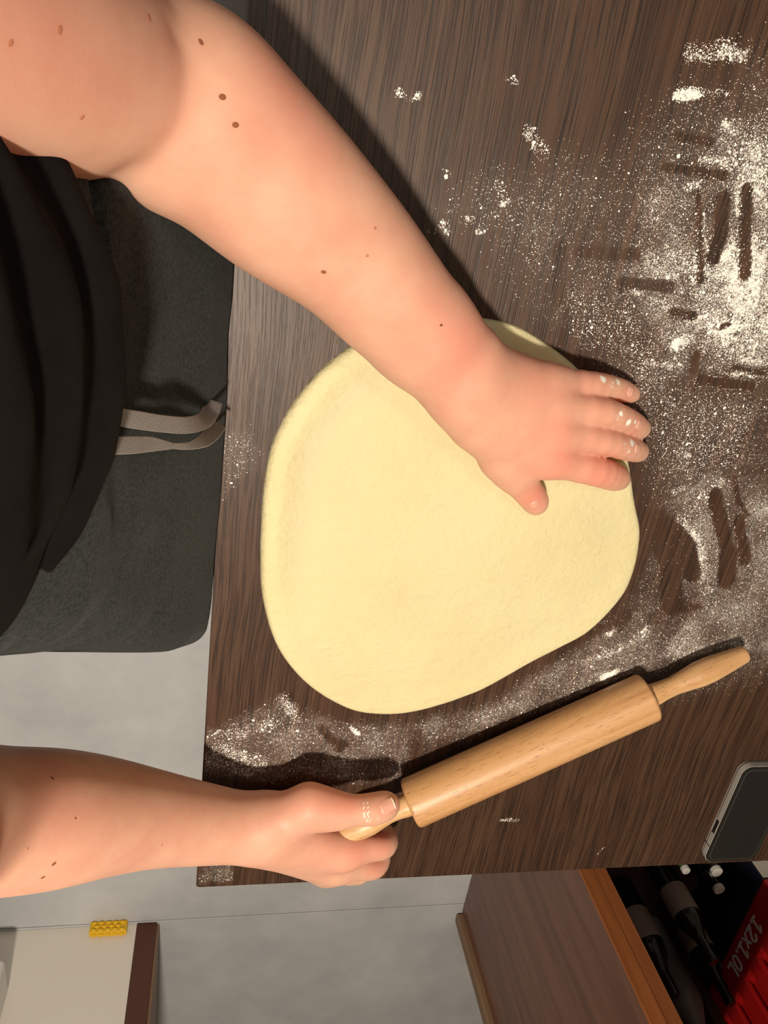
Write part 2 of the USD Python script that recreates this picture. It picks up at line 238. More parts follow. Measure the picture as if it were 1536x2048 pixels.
# heavier flour
poly(heavy, [(1340, 520), (1400, 480), (1640, 420), (1690, 720), (1430, 720), (1350, 690), (1400, 620)], 0.64, 0.02)
poly(heavy, [(1440, 260), (1640, 220), (1690, 420), (1490, 420), (1460, 340)], 0.56, 0.015)
poly(heavy, [(1110, 590), (1250, 560), (1330, 700), (1330, 900), (1250, 740), (1150, 690)], 0.27, 0.015)
poly(heavy, [(1300, 760), (1500, 800), (1500, 930), (1320, 960), (1300, 880)], 0.29, 0.02)
for px, w, a in ((((1405, 640), (1440, 660), (1470, 650)), 24, 0.78), (((1350, 690), (1400, 665), (1440, 640)), 13, 0.66), (((1400, 590), (1445, 575), (1490, 600)), 18, 0.62), (((1325, 610), (1380, 640), (1420, 660)), 10, 0.60),
                 (((1345, 505), (1375, 530), (1340, 560)), 14, 0.56), (((1500, 500), (1540, 540)), 30, 0.62), (((1490, 560), (1540, 640)), 14, 0.5), (((1405, 560), (1420, 600), (1440, 640)), 14, 0.62),
                 (((1430, 690), (1490, 720), (1545, 735)), 8, 0.58), (((1430, 665), (1500, 680), (1545, 695)), 7, 0.55), (((1395, 715), (1450, 750), (1500, 745), (1545, 760)), 6, 0.5),
                 (((1240, 575), (1300, 600), (1340, 620)), 6, 0.5), (((1295, 725), (1340, 735)), 8, 0.5), (((1350, 715), (1360, 735)), 6, 0.6),
                 (((1380, 110), (1430, 105), (1485, 112)), 15, 0.46), (((1400, 118), (1440, 112)), 7, 0.62), (((1352, 193), (1398, 190)), 11, 0.80), (((1400, 188), (1455, 190)), 5, 0.42), (((1372, 110), (1380, 116)), 8, 0.5),
                 (((1372, 375), (1392, 370)), 9, 0.6), (((1455, 250), (1472, 270)), 8, 0.66), (((1400, 320), (1440, 322), (1455, 345)), 7, 0.6), (((1350, 425), (1375, 400)), 5, 0.5),
                 (((1470, 290), (1478, 420)), 12, 0.5), (((1500, 250), (1536, 300)), 14, 0.5), (((1510, 330), (1536, 400)), 12, 0.5),
                 (((1055, 265), (1085, 310)), 10, 0.42), (((993, 370), (1010, 405)), 9, 0.46), (((990, 405), (1000, 410)), 5, 0.7), (((1015, 158), (1026, 162)), 4, 0.66),
                 (((796, 190), (806, 196)), 5, 0.6), (((815, 205), (832, 196)), 5, 0.56), (((1018, 160), (1022, 158)), 4, 0.66), (((855, 462), (866, 464)), 4, 0.7), (((882, 450), (890, 466)), 6, 0.66), (((955, 462), (960, 464)), 4, 0.75), (((930, 438), (942, 442)), 3, 0.6), (((887, 346), (892, 350)), 4, 0.5),
                 (((1186, 1246), (1204, 1244)), 9, 0.85), (((1205, 1356), (1228, 1345)), 7, 0.72), (((1215, 1270), (1240, 1256)), 4, 0.6), (((1270, 1280), (1290, 1262)), 13, 0.5), (((1180, 1320), (1280, 1280)), 12, 0.42), (((1000, 1642), (1032, 1642)), 4, 0.52),
                 (((406, 1478), (440, 1462)), 4, 0.66), (((560, 1398), (580, 1420), (590, 1440)), 12, 0.48), (((470, 1470), (540, 1450)), 18, 0.42), (((700, 1455), (716, 1468)), 4, 0.7), (((440, 1500), (520, 1530)), 20, 0.42), (((405, 1520), (500, 1545)), 12, 0.40),
                 (((1190, 1712), (1194, 1708)), 2, 0.6), (((1200, 1703), (1204, 1699)), 2, 0.6), (((1215, 1693), (1219, 1689)), 2, 0.5), (((1350, 985), (1365, 978)), 10, 0.5), (((1355, 905), (1375, 912)), 10, 0.48)):
    blob(heavy, px, w, a)
for px, w, a in ((((1365, 1050), (1400, 1100), (1408, 1180)), 16, 0.52), (((1440, 970), (1400, 1000), (1360, 1040)), 12, 0.42)): blob(heavy, px, w, a, soft=0.8)
# finger wipes
for px, w, k, rd in ((((1395, 385), (1398, 470), (1400, 565)), 7, 0.03, 0.62), (((1445, 400), (1440, 470), (1425, 515)), 17, 0.1, 0.3), (((1492, 380), (1490, 460), (1488, 550)), 13, 0.1, 0.3), (((1350, 273), (1420, 284)), 9, 0.15, 0.25), (((1325, 335), (1400, 345), (1450, 352)), 9, 0.15, 0.3),
                     (((1160, 505), (1270, 510)), 12, 0.25, 0), (((1240, 565), (1340, 575)), 12, 0.25, 0), (((1120, 500), (1118, 600)), 15, 0.3, 0), (((1345, 625), (1385, 632)), 10, 0.1, 0.4), (((1440, 655), (1455, 650)), 6, 0.1, 0.3), (((1390, 712), (1388, 740)), 10, 0.1, 0), (((1400, 760), (1500, 775)), 11, 0.12, 0.4), (((1470, 735), (1530, 750)), 6, 0.2, 0.3),
                     (((1428, 990), (1445, 1060), (1456, 1110)), 15, 0.04, 0.12), (((1456, 1110), (1452, 1160)), 20, 0.04, 0.12), (((1476, 1040), (1486, 1100), (1490, 1122)), 12, 0.06, 0.2), (((1468, 955), (1475, 1000), (1495, 1030)), 5, 0.06, 0.25),
                     (((1330, 1050), (1372, 1090), (1384, 1150)), 19, 0.10, 0.10), (((1310, 1040), (1340, 1130), (1345, 1210)), 24, 0.10, 0.0), (((1365, 1218), (1395, 1214)), 8, 0.08, 0.0), (((1250, 1230), (1240, 1250)), 16, 0.3, 0.0),
                     (((1520, 1062), (1522, 1062)), 4, 0.2, 0.5), (((690, 1490), (660, 1480)), 9, 0.1, 0), (((640, 1455), (680, 1500)), 8, 0.15, 0), (((425, 1450), (490, 1400)), 10, 0.2, 0)):
    wipe(px, w, k, rd)
# ring of clean wood around the dough
DOUGH_PX = [(520, 1080), (523, 1180), (545, 1270), (580, 1330), (630, 1378), (690, 1412), (740, 1424), (800, 1424), (860, 1412), (920, 1392), (980, 1366), (1050, 1326), (1120, 1290), (1170, 1262), (1215, 1220), (1250, 1175), (1270, 1120), (1278, 1060), (1268, 1005),
            (1260, 950), (1248, 890), (1228, 840), (1200, 792), (1165, 748), (1130, 715), (1085, 682), (1040, 655), (1000, 642), (950, 634), (895, 630), (840, 632), (780, 650), (715, 682), (650, 730), (600, 785), (565, 840), (540, 900), (526, 985)]
DOUGH = catmull(np.vstack([line(DOUGH_PX), line(DOUGH_PX[:1])]), 8)[:-1]
_dd = seg_dist(np.vstack([DOUGH, DOUGH[:1]])); _k = sstep(0.004, 0.020, _dd + 0.008 * (meshkit.fbm(FP * 50, 2) - 0.5))
film *= 0.15 + 0.85 * _k; heavy *= 0.25 + 0.75 * _k
streak = meshkit.fbm(FP * [60, 22, 1] @ np.array([[0.9, 0.4, 0], [-0.4, 0.9, 0], [0, 0, 1]]), 3, 5)
heavy *= np.clip(0.72 + 0.9 * (streak - 0.4), 0.3, 1.25); film *= np.clip(0.65 + 0.8 * (meshkit.fbm(FP * 35, 3, 9) - 0.4), 0.3, 1.2)
_fade = sstep(0.86, 0.70, FX + 0.06 * (meshkit.fbm(FP * 20, 3, 31) - 0.5)); heavy *= _fade; film *= _fade
dens = np.clip(np.maximum(heavy, film * 0.30), 0, 1)
# the top: one slab whose upper face carries the flour map where it shows
top_v = np.stack([FX, FY, np.full_like(FX, TZ)], -1).reshape(-1, 3); nx, ny = FX.shape
slab = extrude(rrect(TX0, TY0, TX1, TY1, 0.004), TZ - 0.028, TZ - 0.0006)
top = part(t, 'table_top', slab, 'table_edge', smooth=30)
_in = Polygon(rrect(TX0, TY0, TX1, TY1, 0.0045).buffer(-0.0003).exterior)
import shapely
_cl = np.array(top_v); _ex = np.clip(_cl[:, :2], [TX0 + 0.0006, TY0 + 0.0006], [TX1, TY1])
_cn = np.hypot(np.minimum(_ex[:, 0] - TX0 - 0.004, 0), np.minimum(_ex[:, 1] - TY0 - 0.004, 0)); _s = np.where(_cn > 0.0034, 0.0034 / np.maximum(_cn, 1e-9), 1)
_ex[:, 0] = np.where(_cn > 0.0034, TX0 + 0.004 + np.minimum(_ex[:, 0] - TX0 - 0.004, 0) * _s, _ex[:, 0]); _ex[:, 1] = np.where(_cn > 0.0034, TY0 + 0.004 + np.minimum(_ex[:, 1] - TY0 - 0.004, 0) * _s, _ex[:, 1])
_cl[:, :2] = _ex
rest = [(np.array([[x0, y0, TZ], [x1, y0, TZ], [x1, y1, TZ], [x0, y1, TZ]], float), np.array([[0, 1, 2, 3]])) for x0, x1, y0, y1 in ((0.88, TX1 - 0.001, TY0 + 0.001, 0.17), (TX0 + 0.0006, TX1 - 0.001, 0.17, TY1 - 0.001))]
tri = grid_faces(nx, ny); tri = np.vstack([tri[:, [0, 3, 2]], tri[:, [0, 2, 1]]])
allv = [_cl]; allf = [tri]; col = [np.stack([heavy.ravel(), film.ravel(), 0 * film.ravel()], -1)]; nbase = len(_cl)
for v, f in rest:
    allv.append(v); allf.append(np.array([[0, 1, 2], [0, 2, 3]]) + nbase); col.append(np.zeros((4, 3))); nbase += 4
part(t, 'veneer', trimesh.Trimesh(np.vstack(allv), np.vstack(allf), process=False), 'table_wood', smooth=True, colors={'flour': np.vstack(col)})
for lx in (TX0 + 0.035, TX1 - 0.095):
    for ly in (TY0 + 0.035, TY1 - 0.095): part(t, 'leg', rbox((lx, ly, 0.0), (lx + 0.06, ly + 0.06, TZ - 0.028), 0.003), 'table_edge')
part(t, 'apron', cat([rbox((0.05, y, 0.64), (0.85, y + 0.02, TZ - 0.028), 0.002) for y in (-0.70, 0.68)] + [rbox((x, -0.69, 0.64), (x + 0.02, 0.69, TZ - 0.028), 0.002) for x in (0.05, 0.83)]), 'table_edge')
# loose grains and crumbs of flour: one uncountable thing
def grains(n, size_lo, size_hi, power, squash, boost):
    c = RNG.random((n * 60, 2)); x = c[:, 0] * 0.88; y = -0.75 + c[:, 1] * 0.92
    i = np.clip((x / 0.002).astype(int), 0, nx - 1); j = np.clip(((y + 0.75) / 0.002).astype(int), 0, ny - 1)
    pr = np.clip(dens[i, j] * boost, 0, 1) ** power
    k = np.flatnonzero(RNG.random(len(pr)) < pr)[:n]
    k = k[(x[k] > 0.002) & (y[k] > -0.748)]
    return x[k], y[k], size_lo + (size_hi - size_lo) * RNG.random(len(k)) ** 3
tv = []; tf = []
base = 0
for n, a, b, p, s, boost in ((60000, 0.00022, 0.0005, 1.0, 0.6, 1.2), (9000, 0.0004, 0.0010, 2.0, 0.6, 1.3), (1500, 0.0008, 0.0020, 3.2, 0.7, 1.3)):
    gx, gy, gs = grains(n, a, b, p, s, boost); m = len(gx); ang = RNG.random(m) * 6.28
    ring = np.stack([np.stack([gx + gs * np.cos(ang + q * 1.2566) * (0.7 + 0.5 * RNG.random(m)), gy + gs * np.sin(ang + q * 1.2566) * (0.7 + 0.5 * RNG.random(m)), np.full(m, TZ + 0.00002)], -1) for q in range(5)], 1)
    apex = np.stack([gx, gy, TZ + gs * s], -1)[:, None]
    tv.append(np.concatenate([ring, apex], 1).reshape(-1, 3)); idx = base + np.arange(m)[:, None] * 6
    tf.append(np.stack([np.stack([idx[:, 0] + q, idx[:, 0] + (q + 1) % 5, idx[:, 0] + 5], -1) for q in range(5)], 1).reshape(-1, 3)); base += m * 6
p = part(None, 'flour', trimesh.Trimesh(np.vstack(tv), np.vstack(tf), process=False), 'flour', smooth=True)
setd(stage.GetPrimAtPath(p), label='loose white flour scattered and smeared over the dark table', category='flour', kind='stuff')

# ---------------------------------------------------------------- the dough
def make_dough():
    na, nr = len(DOUGH), 90; c = DOUGH.mean(0)
    tt = np.concatenate([np.linspace(0, 0.9, nr), np.linspace(0.9, 1, 26)[1:]])
    P = c + tt[:, None, None] * (DOUGH - c)                                    # rings from the centre out
    R = np.linalg.norm(DOUGH - c, axis=1); inside = (1 - tt)[:, None] * R      # distance from the rim
    q = np.concatenate([P, np.zeros(P.shape[:2] + (1,))], -1)
    hgt = 0.0058 + 0.0026 * (meshkit.fbm(q * 11, 2, 3) - 0.5) + 0.0012 * (meshkit.fbm(q * 45, 2, 4) - 0.5)
    lft = sstep(0.16, 0.06, P[..., 0]) * sstep(-0.42, -0.30, P[..., 1])          # the rim stands up on the near left side
    hgt += 0.0022 * (0.35 + lft) * np.exp(-((inside - 0.012) / 0.010) ** 2) - 0.0022 * (0.2 + lft) * np.exp(-((inside - 0.034) / 0.012) ** 2)
    hgt *= np.sqrt(np.clip(1 - (1 - np.clip(inside / 0.0055, 0, 1)) ** 2, 0, 1)) * 0.96 + 0.04
    v = np.concatenate([P, (TZ + np.maximum(hgt, 0.0003))[..., None]], -1).reshape(-1, 3)
    f = grid_faces(len(tt), na, True)
    n0 = len(v); v = np.vstack([v, np.concatenate([DOUGH, np.full((na, 1), TZ + 0.00005)], 1), [[*c, TZ + 0.00005]]])
    j = np.arange(na); k = (j + 1) % na; last = (len(tt) - 1) * na
    f = np.vstack([f, np.stack([last + j, last + k, n0 + k, n0 + j], -1), np.stack([n0 + j, n0 + k, np.full(na, n0 + na), np.full(na, n0 + na)], -1)])
    m = trimesh.Trimesh(v, np.vstack([f[:, [0, 1, 2]], f[:, [0, 2, 3]]]), process=False); m.update_faces(m.nondegenerate_faces()); m.merge_vertices()
    return m
p = part(None, 'dough', make_dough(), 'dough', smooth=True); setd(stage.GetPrimAtPath(p), label='flat rolled-out sheet of pale yellow dough under the hand', category='dough')

# ---------------------------------------------------------------- the rolling pin
A, B = at(819, 1608, 0.787), at(1299, 1393, 0.7757)
ux = (B - A) / np.linalg.norm(B - A); uy = np.cross([0, 0, 1], ux); uy /= np.linalg.norm(uy); uz = np.cross(ux, uy); LR = np.linalg.norm(B - A)
t = thing('rolling_pin', 'beech rolling pin with two turned handles, left one held in a hand', 'rolling pin', mat=place(*A, (ux, uy, uz)))
rr = 0.0255
def arc(x0, s): return [(rr - 0.004 + 0.004 * math.sin(a), x0 + s * 0.004 * (1 - math.cos(a))) for a in np.linspace(0, math.pi / 2, 7)]
part(t, 'roller', lathe([(0.002, 0)] + arc(0, 1) + [(rr, x) for x in np.linspace(0.01, LR - 0.01, 20)] + arc(LR, -1)[::-1] + [(0.002, LR)], 96, 'x'), 'beech', smooth=40)
def handle_profile(L):
    return [(0.002, -0.001)] + [(0.0118, 0.0)] + [(r, x * L) for x, r in zip(np.linspace(0.02, 0.93, 28), np.interp(np.linspace(0.02, 0.93, 28), [0, 0.06, 0.16, 0.26, 0.36, 0.5, 0.62, 0.78, 0.93], [0.0118, 0.0113, 0.0100, 0.0098, 0.0111, 0.0132, 0.0132, 0.0114, 0.0094]))] + [(0.0088, 0.975 * L), (0.0070, 0.993 * L), (0.004, L), (0.0005, L)]
LH = np.linalg.norm(at(1496, 1305, 0.774) - B)
v, f = lathe(handle_profile(LH), 48, 'x'); part(t, 'handle', (v + [LR, 0, 0], f), 'beech_light', smooth=60)
v, f = lathe(handle_profile(LH * 0.80), 48, 'x'); v = v * [-1, 1, 1]; part(t, 'handle', (v, f[:, ::-1]), 'beech_light', smooth=60)
#@@MORE@@
# ---------------------------------------------------------------- distance fields and their meshes
class Cone:
    """A round cone from a to b; n, s flatten it along n by the factor s."""
    def __init__(self, a, b, ra, rb, n=None, s=1.0):
        self.a, self.b, self.ra, self.rb, self.s = np.array(a, float), np.array(b, float), ra, rb, s
        self.n = None if n is None else np.array(n, float) / np.linalg.norm(n)
        if np.linalg.norm(self.b - self.a) < 1e-5: self.b = self.a + V3(1e-5, 0, 0)
        self.q = self._w(self.b)
    def _w(self, p): return p if self.n is None else p + ((p - self.a) @ self.n)[..., None] * self.n * (1 / self.s - 1)
    def __call__(self, p):
        p = self._w(p); ba = self.q - self.a; l2 = ba @ ba; L = math.sqrt(l2); pa = p - self.a
        y = pa @ ba / L; x = np.sqrt(np.maximum((pa * pa).sum(-1) - y * y, 0))
        sn = np.clip((self.ra - self.rb) / L, -0.98, 0.98); cs = math.sqrt(1 - sn * sn)
        k = y - x * sn / cs                                    # foot of the slanted normal on the axis
        tt = np.clip(k / L, 0, 1); r = self.ra + (self.rb - self.ra) * tt
        d = np.hypot(x, y - tt * L) - r
        return d if self.n is None else d * (0.5 + 0.5 * self.s)
def smin(a, b, k):
    h = np.maximum(k - np.abs(a - b), 0) / k
    return np.minimum(a, b) - h * h * k * 0.25
class Field:
    """core: (primitive, blend) in order; fingers: lists of the same, each blended into the core alone so that fingers stay apart."""
    def __init__(self, core, fingers=(), extra=None): self.core, self.fingers, self.extra = core, fingers, extra
    def _chain(self, items, ev):
        d = None
        for pr, k in items:
            e = ev(pr); d = e if d is None else smin(d, e, k)
        return d
    def __call__(self, p, ev=None):
        ev = ev or (lambda pr: pr(p))
        c = self._chain(self.core, ev); f = None
        for items, k in self.fingers: e = self._chain(items, ev); f = e if f is None else smin(f, e, 0.0025)
        out = smin(c, f, 0.013)
        return out + self.extra(p) if self.extra is not None else out
def surface(field, lo, hi, h, B=8):
    """Surface nets on one lattice, evaluated only in the blocks that the surface crosses."""
    lo, hi = np.array(lo, float), np.array(hi, float); nb = np.ceil((hi - lo) / (h * B)).astype(int)
    bi = np.stack(np.meshgrid(*[np.arange(k) for k in nb], indexing='ij'), -1).reshape(-1, 3)
    ctr = lo + (bi + 0.5) * B * h; rad = B * h * 0.5 * math.sqrt(3)
    bi = bi[np.abs(field(ctr)) < rad * 1.5 + 0.006]; ctr = lo + (bi + 0.5) * B * h
    loc = np.stack(np.meshgrid(*[np.arange(B + 1)] * 3, indexing='ij'), -1).reshape(-1, 3)
    keys = []; pos = []; quads = []; N = (nb * B + 4).astype(np.int64)
    key = lambda c: (c[..., 0] * N[1] + c[..., 1]) * N[2] + c[..., 2]
    for s in range(0, len(bi), 1500):
        b = bi[s:s + 1500]; P = lo + (b[:, None] * B + loc) * h; cc = ctr[s:s + 1500]
        def ev(pr):
            near = pr(cc) < rad * 1.5 + 0.13; out = np.full(P.shape[:2], 0.2)
            if near.any(): out[near] = pr(P[near])
            return out
        D = field(P, ev).reshape(-1, B + 1, B + 1, B + 1); I = D < 0
        m = I[:, :-1, :-1, :-1]; any_ = np.zeros_like(m); all_ = np.ones_like(m); num = np.zeros(m.shape + (3,)); cnt = np.zeros(m.shape)
        corner = list(np.ndindex(2, 2, 2)); sl = lambda A, o: A[:, o[0]:o[0] + B, o[1]:o[1] + B, o[2]:o[2] + B]
        for o in corner: any_ |= sl(I, o); all_ &= sl(I, o)
        act = any_ & ~all_
        for o in corner:
            for ax in range(3):
                if o[ax]: continue
                o2 = list(o); o2[ax] = 1; a, c = sl(D, o), sl(D, o2); x = ((a < 0) != (c < 0)) & act
                tt = np.where(x, a / np.where(x, a - c, 1), 0)
                for q in range(3): num[..., q] += np.where(x, tt if q == ax else o[q], 0)
                cnt += x
        w = np.argwhere(act); cell = b[w[:, 0]] * B + w[:, 1:]
        keys.append(key(cell)); pos.append(lo + (cell + num[act] / cnt[act][:, None]) * h)
        for ax in range(3):
            o2 = [0, 0, 0]; o2[ax] = 1; a, c = sl(I, (0, 0, 0)), sl(I, o2); w = np.argwhere(a != c)
            if not len(w): continue
            e = b[w[:, 0]] * B + w[:, 1:]; u, v = (ax + 1) % 3, (ax + 2) % 3; eu, evv = np.eye(3, dtype=int)[u], np.eye(3, dtype=int)[v]
            q = np.stack([key(e - eu - evv), key(e - evv), key(e), key(e - eu)], -1)
            flip = ~a[tuple(w.T)]; q[flip] = q[flip][:, ::-1]; quads.append(q)
    keys = np.concatenate(keys); pos = np.vstack(pos); quads = np.vstack(quads)
    o = np.argsort(keys); ks = keys[o]; i = np.clip(np.searchsorted(ks, quads), 0, len(ks) - 1); ok = (ks[i] == quads).all(1)
    q = o[i[ok]]; m = trimesh.Trimesh(pos, np.vstack([q[:, [0, 1, 2]], q[:, [0, 2, 3]]]), process=False)
    if m.volume < 0: m.invert()
    return m

# ---------------------------------------------------------------- the person
UP = V3(0, 0, 1)
def J(u, v, z, r): return ball(u, v, z, r)
def smooth(js, n=4):
    q = catmull(np.array([[*p, r] for p, r in js]), n); return [(x[:3], x[3]) for x in q]
def chain(js, k, n=None, s=1.0): return [(Cone(a[0], b[0], a[1], b[1], n, s), k) for a, b in zip(js[:-1], js[1:])]
SHL, SHR = V3(-0.235, 0.048, 1.180), V3(-0.20, -0.395, 1.215)
# left arm (the upper one in the picture): upper arm, forearm, wrist
LE = J(300, 196, 0.885, 172)
upper_l = [(Cone(SHL, LE[0] + V3(-0.014, 0.004, 0.012), 0.073, 0.0475), 0.03)]
fore = [J(318, 200, 0.880, 172), J(419, 255, 0.872, 178), J(562, 385, 0.852, 163), J(697, 504, 0.836, 132), J(777, 594, 0.824, 117), J(852, 674, 0.815, 103)]
fore_l = [(c, 0.014 if i < 4 else 0.006) for i, (c, _) in enumerate(chain(smooth(fore), 0.006))] + [(Cone(fore[-1][0], J(905, 728, 0.809, 100)[0], fore[-1][1], J(905, 728, 0.809, 100)[1], UP, 0.86), 0.012)]
# left hand, pressed on the dough
LW = J(915, 738, 0.808, 84)
MCL = [J(1098, 768, 0.789, 33), J(1104, 812, 0.796, 35), J(1101, 862, 0.799, 36), J(1096, 916, 0.795, 36)]
hand_l = [(Cone(J(925, 735, 0.805, 70)[0], MCL[0][0], 0.024, MCL[0][1]), 0.017), (Cone(J(925, 755, 0.808, 60)[0], MCL[1][0], 0.022, MCL[1][1]), 0.017),
          (Cone(J(925, 785, 0.808, 60)[0], MCL[2][0], 0.022, MCL[2][1]), 0.017), (Cone(J(930, 815, 0.803, 60)[0], MCL[3][0], 0.021, MCL[3][1]), 0.017),
          (Cone(J(955, 850, 0.795, 60)[0], J(1030, 938, 0.784, 40)[0], 0.021, 0.0150), 0.017), (Cone(J(960, 745, 0.790, 40)[0], J(1075, 776, 0.778, 30)[0], 0.019, 0.0145), 0.018)]
def finger(js, k=0.0015): return chain(smooth(js, 3), k)
fing_l = [(finger([MCL[0], J(1186, 769, 0.780, 26), J(1234, 778, 0.769, 23), J(1262, 788, 0.7605, 19)]), 0.014),
          (finger([MCL[1], J(1206, 824, 0.789, 28), J(1256, 842, 0.775, 25), J(1281, 857, 0.7615, 21)]), 0.012),
          (finger([MCL[2], J(1200, 881, 0.791, 28), J(1252, 896, 0.777, 25), J(1276, 903, 0.7625, 22)]), 0.012),
          (finger([MCL[3], J(1188, 941, 0.789, 31), J(1224, 953, 0.775, 28), J(1237, 957, 0.766, 24)]), 0.014),
          (finger([J(1005, 920, 0.786, 42), J(1046, 970, 0.779, 32), J(1066, 996, 0.773, 28), J(1072, 1006, 0.770, 25)]), 0.014)]
# right arm and hand, holding the handle
SH2E = J(-125, 1628, 0.93, 140)
fr = [SH2E, J(-20, 1640, 0.903, 137), J(100, 1636, 0.876, 128), J(200, 1633, 0.852, 109), J(300, 1637, 0.829, 89), J(400, 1647, 0.810, 74), J(490, 1656, 0.801, 62)]
upper_r = [(Cone(SHR, SH2E[0], 0.066, SH2E[1]), 0.03)]
fore_r = chain(smooth(fr), 0.006)
MCR = [J(690, 1702, 0.797, 33), J(672, 1728, 0.784, 32), J(655, 1733, 0.773, 30), J(640, 1728, 0.767, 21)]
hand_r = [(Cone(J(520, 1656, 0.803, 56)[0], MCR[0][0], 0.0255, MCR[0][1]), 0.022), (Cone(J(530, 1664, 0.800, 50)[0], MCR[1][0], 0.024, MCR[1][1]), 0.022),
          (Cone(J(540, 1672, 0.792, 50)[0], MCR[2][0], 0.022, MCR[2][1]), 0.022), (Cone(J(540, 1672, 0.784, 50)[0], MCR[3][0], 0.020, MCR[3][1]), 0.022),
          (Cone(J(555, 1640, 0.803, 50)[0], J(618, 1612, 0.806, 38)[0], 0.022, 0.0180), 0.022), (Cone(J(618, 1612, 0.806, 38)[0], J(672, 1622, 0.809, 32)[0], 0.0180, 0.0150), 0.018)]
fing_r = [(finger([J(655, 1620, 0.808, 34), J(690, 1621, 0.811, 30), J(716, 1620, 0.8115, 29), J(742, 1619, 0.811, 31), J(766, 1613, 0.809, 29), J(775, 1610, 0.807, 25)]), 0.012),
          (finger([MCR[0], J(735, 1696, 0.794, 27), J(768, 1692, 0.788, 24), J(773, 1672, 0.773, 21), J(748, 1655, 0.7625, 19)]), 0.012),
          (finger([MCR[1], J(715, 1732, 0.780, 27), J(749, 1732, 0.774, 24), J(760, 1710, 0.764, 20), J(740, 1688, 0.7635, 17)]), 0.012),
          (finger([MCR[2], J(715, 1745, 0.765, 23), J(735, 1724, 0.7635, 18), J(715, 1704, 0.7635, 17)]), 0.012),
          (finger([MCR[3], J(680, 1740, 0.764, 18), J(705, 1724, 0.7635, 17), J(690, 1704, 0.7635, 16)]), 0.012)]
chest = [(Cone(SHL + V3(-0.01, -0.03, 0.0), SHR + V3(0, 0.04, 0), 0.070, 0.072), 0.05), (Cone(V3(-0.22, -0.08, 1.18), V3(-0.24, -0.125, 0.98), 0.085, 0.095), 0.06), (Cone(V3(-0.22, -0.22, 1.18), V3(-0.24, -0.17, 0.98), 0.085, 0.095), 0.06),
         (Cone(V3(-0.22, -0.155, 1.22), V3(-0.20, -0.155, 1.32), 0.058, 0.054), 0.05)]
CREASE = [at(*q) for q in ((318, 85, 0.93), (292, 165, 0.932), (268, 235, 0.930), (236, 285, 0.920), (205, 318, 0.90))]
HOLLOW = at(228, 272, 0.925)
def crease(p):
    d = np.full(p.shape[:-1], 9.0)
    for a, b in zip(CREASE[:-1], CREASE[1:]):
        ab = b - a; t = np.clip(((p - a) @ ab) / (ab @ ab), 0, 1); d = np.minimum(d, np.linalg.norm(p - a - t[..., None] * ab, axis=-1))
    return 0.0035 * np.exp(-(d / 0.0075) ** 2) + 0.009 * np.exp(-((p - HOLLOW) ** 2).sum(-1) / 0.016 ** 2)
body_f = Field(chest + upper_l + fore_l + hand_l + upper_r + fore_r + hand_r, fing_l + fing_r, crease)
body = surface(body_f, (-0.36, -0.80, 0.715), (0.50, 0.20, 1.40), 0.0018)
import scipy.sparse as sp
def relax(m, it=4, most=0.0006):
    v0 = np.array(m.vertices); e = m.edges_unique; n = len(v0); A = sp.coo_matrix((np.ones(len(e) * 2), (np.r_[e[:, 0], e[:, 1]], np.r_[e[:, 1], e[:, 0]])), (n, n)).tocsr()
    deg = np.maximum(np.asarray(A.sum(1)).ravel(), 1)[:, None]; v = v0
    for _ in range(it):
        v = 0.5 * v + 0.5 * (A @ v) / deg; d = v - v0; L = np.linalg.norm(d, axis=1, keepdims=True); v = v0 + d * np.minimum(1, most / np.maximum(L, 1e-12))
    return trimesh.Trimesh(v, m.faces, process=False)
body = relax(body)
BV, BN = np.array(body.vertices), np.array(body.vertex_normals)
cc = (BV - EYE) @ AX; PXV = PP + FPX * cc[:, :2] / cc[:, 2:3]
def spot(u, v, tol=6):
    """The nearest skin vertex seen at (u, v)."""
    k = np.flatnonzero((np.hypot(*(PXV - [u, v]).T) < tol) & (np.einsum('ij,ij->i', BN, EYE - BV) > 0))
    return k[np.argmin(cc[k, 2])] if len(k) else None
red = np.zeros(len(BV)); flo = np.zeros(len(BV))
for (u, v, r, a) in [(1120, 880, 0.020, 0.7), (1120, 930, 0.022, 0.8), (1090, 760, 0.025, 0.45), (1180, 760, 0.02, 0.5), (1210, 955, 0.025, 0.9), (1250, 955, 0.015, 0.5), (1070, 1000, 0.018, 0.9), (1200, 830, 0.02, 0.4), (1200, 890, 0.02, 0.4), (1262, 790, 0.012, 0.7), (1285, 855, 0.012, 0.7), (940, 690, 0.03, 0.6), (900, 660, 0.03, 0.4), (640, 270, 0.02, 0.35),
                     (590, 190, 0.03, 0.4), (690, 1600, 0.015, 0.7), (640, 1590, 0.03, 0.35), (720, 1700, 0.02, 0.6), (770, 1690, 0.015, 0.7), (760, 1730, 0.015, 0.5), (700, 1740, 0.02, 0.35), (780, 1612, 0.010, 0.5), (100, 1545, 0.04, 0.35), (60, 60, 0.05, 0.35), (660, 1690, 0.02, 0.3)]:
    k = spot(u, v)
    if k is not None: red = np.maximum(red, a * np.exp(-((BV - BV[k]) ** 2).sum(1) / r ** 2))
